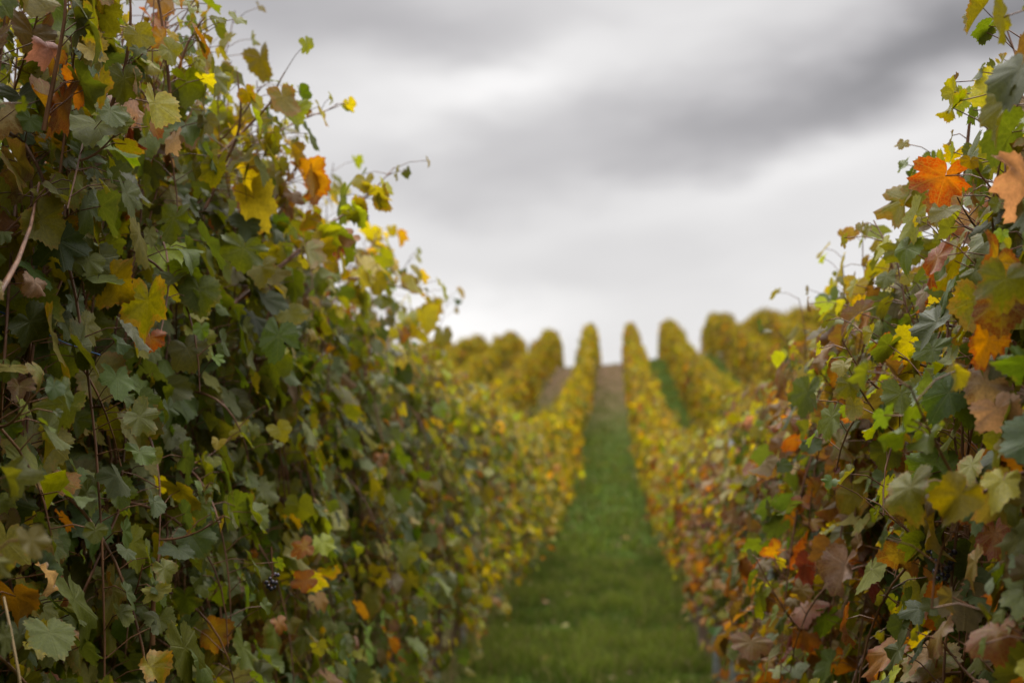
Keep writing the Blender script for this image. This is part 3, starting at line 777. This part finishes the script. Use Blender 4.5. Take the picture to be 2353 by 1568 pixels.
strand('dry_stalk', [(62, 1700, 2.0), (45, 1560, 2.0), (25, 1450, 2.02), (8, 1370, 2.05)], .0022, M_STRAW, 'pale dry plant stalk standing in the bottom left corner', 'stalk')

# ------------------------------------------------------------------ grass and fallen leaves
def grass():
    m, t, p, out = principled('grass_blade')
    c = t.node('ShaderNodeAttribute', attribute_name='blade').outputs['Color']
    t.put(p.inputs['Base Color'], c); p.inputs['Roughness'].default_value = .6; p.inputs['Specular IOR Level'].default_value = .12
    tr = t.node('ShaderNodeBsdfTranslucent'); t.put(tr.inputs[0], c); ms = t.node('ShaderNodeMixShader'); ms.inputs[0].default_value = .35
    t.l.new(p.outputs[0], ms.inputs[1]); t.l.new(tr.outputs[0], ms.inputs[2]); t.l.new(ms.outputs[0], out.inputs[0])
    def vnoise(X, Y, cell, seed):
        g_ = np.random.default_rng(seed).uniform(-1, 1, (997, 61)); a = X / cell; b = Y / cell
        i, j = np.floor(a).astype(int), np.floor(b).astype(int); u, v = a - i, b - j; u = u * u * (3 - 2 * u); v = v * v * (3 - 2 * v)
        G = lambda p, q: g_[q % 997, p % 61]
        return (G(i, j) * (1 - u) + G(i + 1, j) * u) * (1 - v) + (G(i, j + 1) * (1 - u) + G(i + 1, j + 1) * u) * v
    n1, n2 = 130000, 90000
    Y = np.concatenate([rng.uniform(3.5, 18, n1), 18 + 58 * rng.random(n2) ** 1.3])
    X = np.concatenate([rng.uniform(-1.15, .78, n1), rng.uniform(-3.2, 5.4, n2) * 1.0])
    # tufts
    nx = (np.sin(X * 9 + np.sin(Y * 4.1) * 1.7) * np.sin(Y * 7.3 + X * 2) + np.sin(X * 23 + Y * 13) * .5)
    bare = ((X > -3.2) & (X < .7) & (rng.random(len(X)) < sstep(Y + 5 * np.sin(X * 3) + 4 * np.sin(X * 7 + Y), 34, 62) * .92))
    rowd = np.min(np.abs(X[:, None] - np.array(list(ROWX.values()))[None]), 1)
    nx = .9 * vnoise(X, Y, .22, 1) + .9 * vnoise(X, Y, .7, 2) + .5 * vnoise(X, Y, .08, 3)
    keep = (~bare) & ((rowd > .18) | (rng.random(len(X)) < .25)) & (rng.random(len(X)) < .55 + .35 * nx)
    X, Y, nx = X[keep], Y[keep], nx[keep]; n = len(X); Z = ground(X, Y)
    near = Y < 18
    h = np.where(near, .075, .09) * (1 + .65 * nx.clip(-1, 1.4)) * rng.uniform(.5, 1.5, n); wd = np.where(near, .0032, .012) * rng.uniform(.7, 1.5, n)
    a = rng.random(n) * 6.283; ln = rng.uniform(.2, .9, n) * h; b = rng.random(n) * 6.283
    side = np.stack([np.cos(a), np.sin(a), 0 * a], 1) * wd[:, None]; lean = np.stack([np.cos(b), np.sin(b), 0 * b], 1) * ln[:, None]
    B = np.stack([X, Y, Z - .004], 1); up_ = np.stack([0 * h, 0 * h, h], 1)
    V = np.stack([B - side, B + side, B + lean * .35 + up_ * .62 + side * .7, B + lean * .35 + up_ * .62 - side * .7, B + lean + up_], 1).reshape(-1, 3)
    i = np.arange(n)[:, None] * 5; Fs = [i + np.array([[0, 1, 2, 3]]), i + np.array([[3, 2, 4]])]
    c = (C(.055, .088, .010) + (C(.150, .190, .022) - C(.055, .088, .010)) * sstep(nx, -.5, 1.0)[:, None]) * np.exp(rng.normal(0, .30, (n, 1)))
    straw = rng.random(n) < .16; c[straw] = C(.20, .17, .06) * np.exp(rng.normal(0, .2, (straw.sum(), 1)))
    c = np.repeat(np.concatenate([c, np.ones((n, 1))], 1), 5, 0)
    tag(mesh_obj('grass', V, Fs, m, attrs={'blade': ('FLOAT_COLOR', c)}), 'short green grass covering the aisle between the vine rows', 'grass', kind='stuff')
    lv = Leaves(); n = 160
    Y = rng.uniform(4, 40, n); X = np.where(rng.random(n) < .6, rng.choice([-1, 1], n) * np.abs(rng.normal(.62, .16, n)) - .2, rng.uniform(-1, .6, n))
    P = np.stack([X, Y, ground(X, Y) + .045], 1); an = rng.random(n) * 6.283
    lv.add(P, np.stack([np.cos(an), np.sin(an), rng.normal(0, .2, n)], 1), np.stack([rng.normal(0, .35, n), rng.normal(0, .35, n), np.ones(n)], 1),
           rng.uniform(.025, .045, n), rng.choice([KI[k] for k in ('dry', 'brown', 'rust', 'olive', 'brown', 'brown')], n))
    lv.add(np.stack([[-.42, .35], [11.6, 8.9], ground(np.array([-.42, .35]), np.array([11.6, 8.9])) + .06], 1), np.array([[.6, -.6, 0], [.4, -.7, 0.]]), np.array([[0, -.4, 1], [0, -.4, 1.]]), np.array([.05, .045]), np.array([KI['lime'], KI['yellow']]))
    V, Fs, A = lv.mesh(2)
    tag(mesh_obj('fallen_leaves', V, Fs, M_LEAF, attrs=A), 'scattered brown and yellow vine leaves fallen on the grass', 'fallen leaves', kind='stuff')
grass()
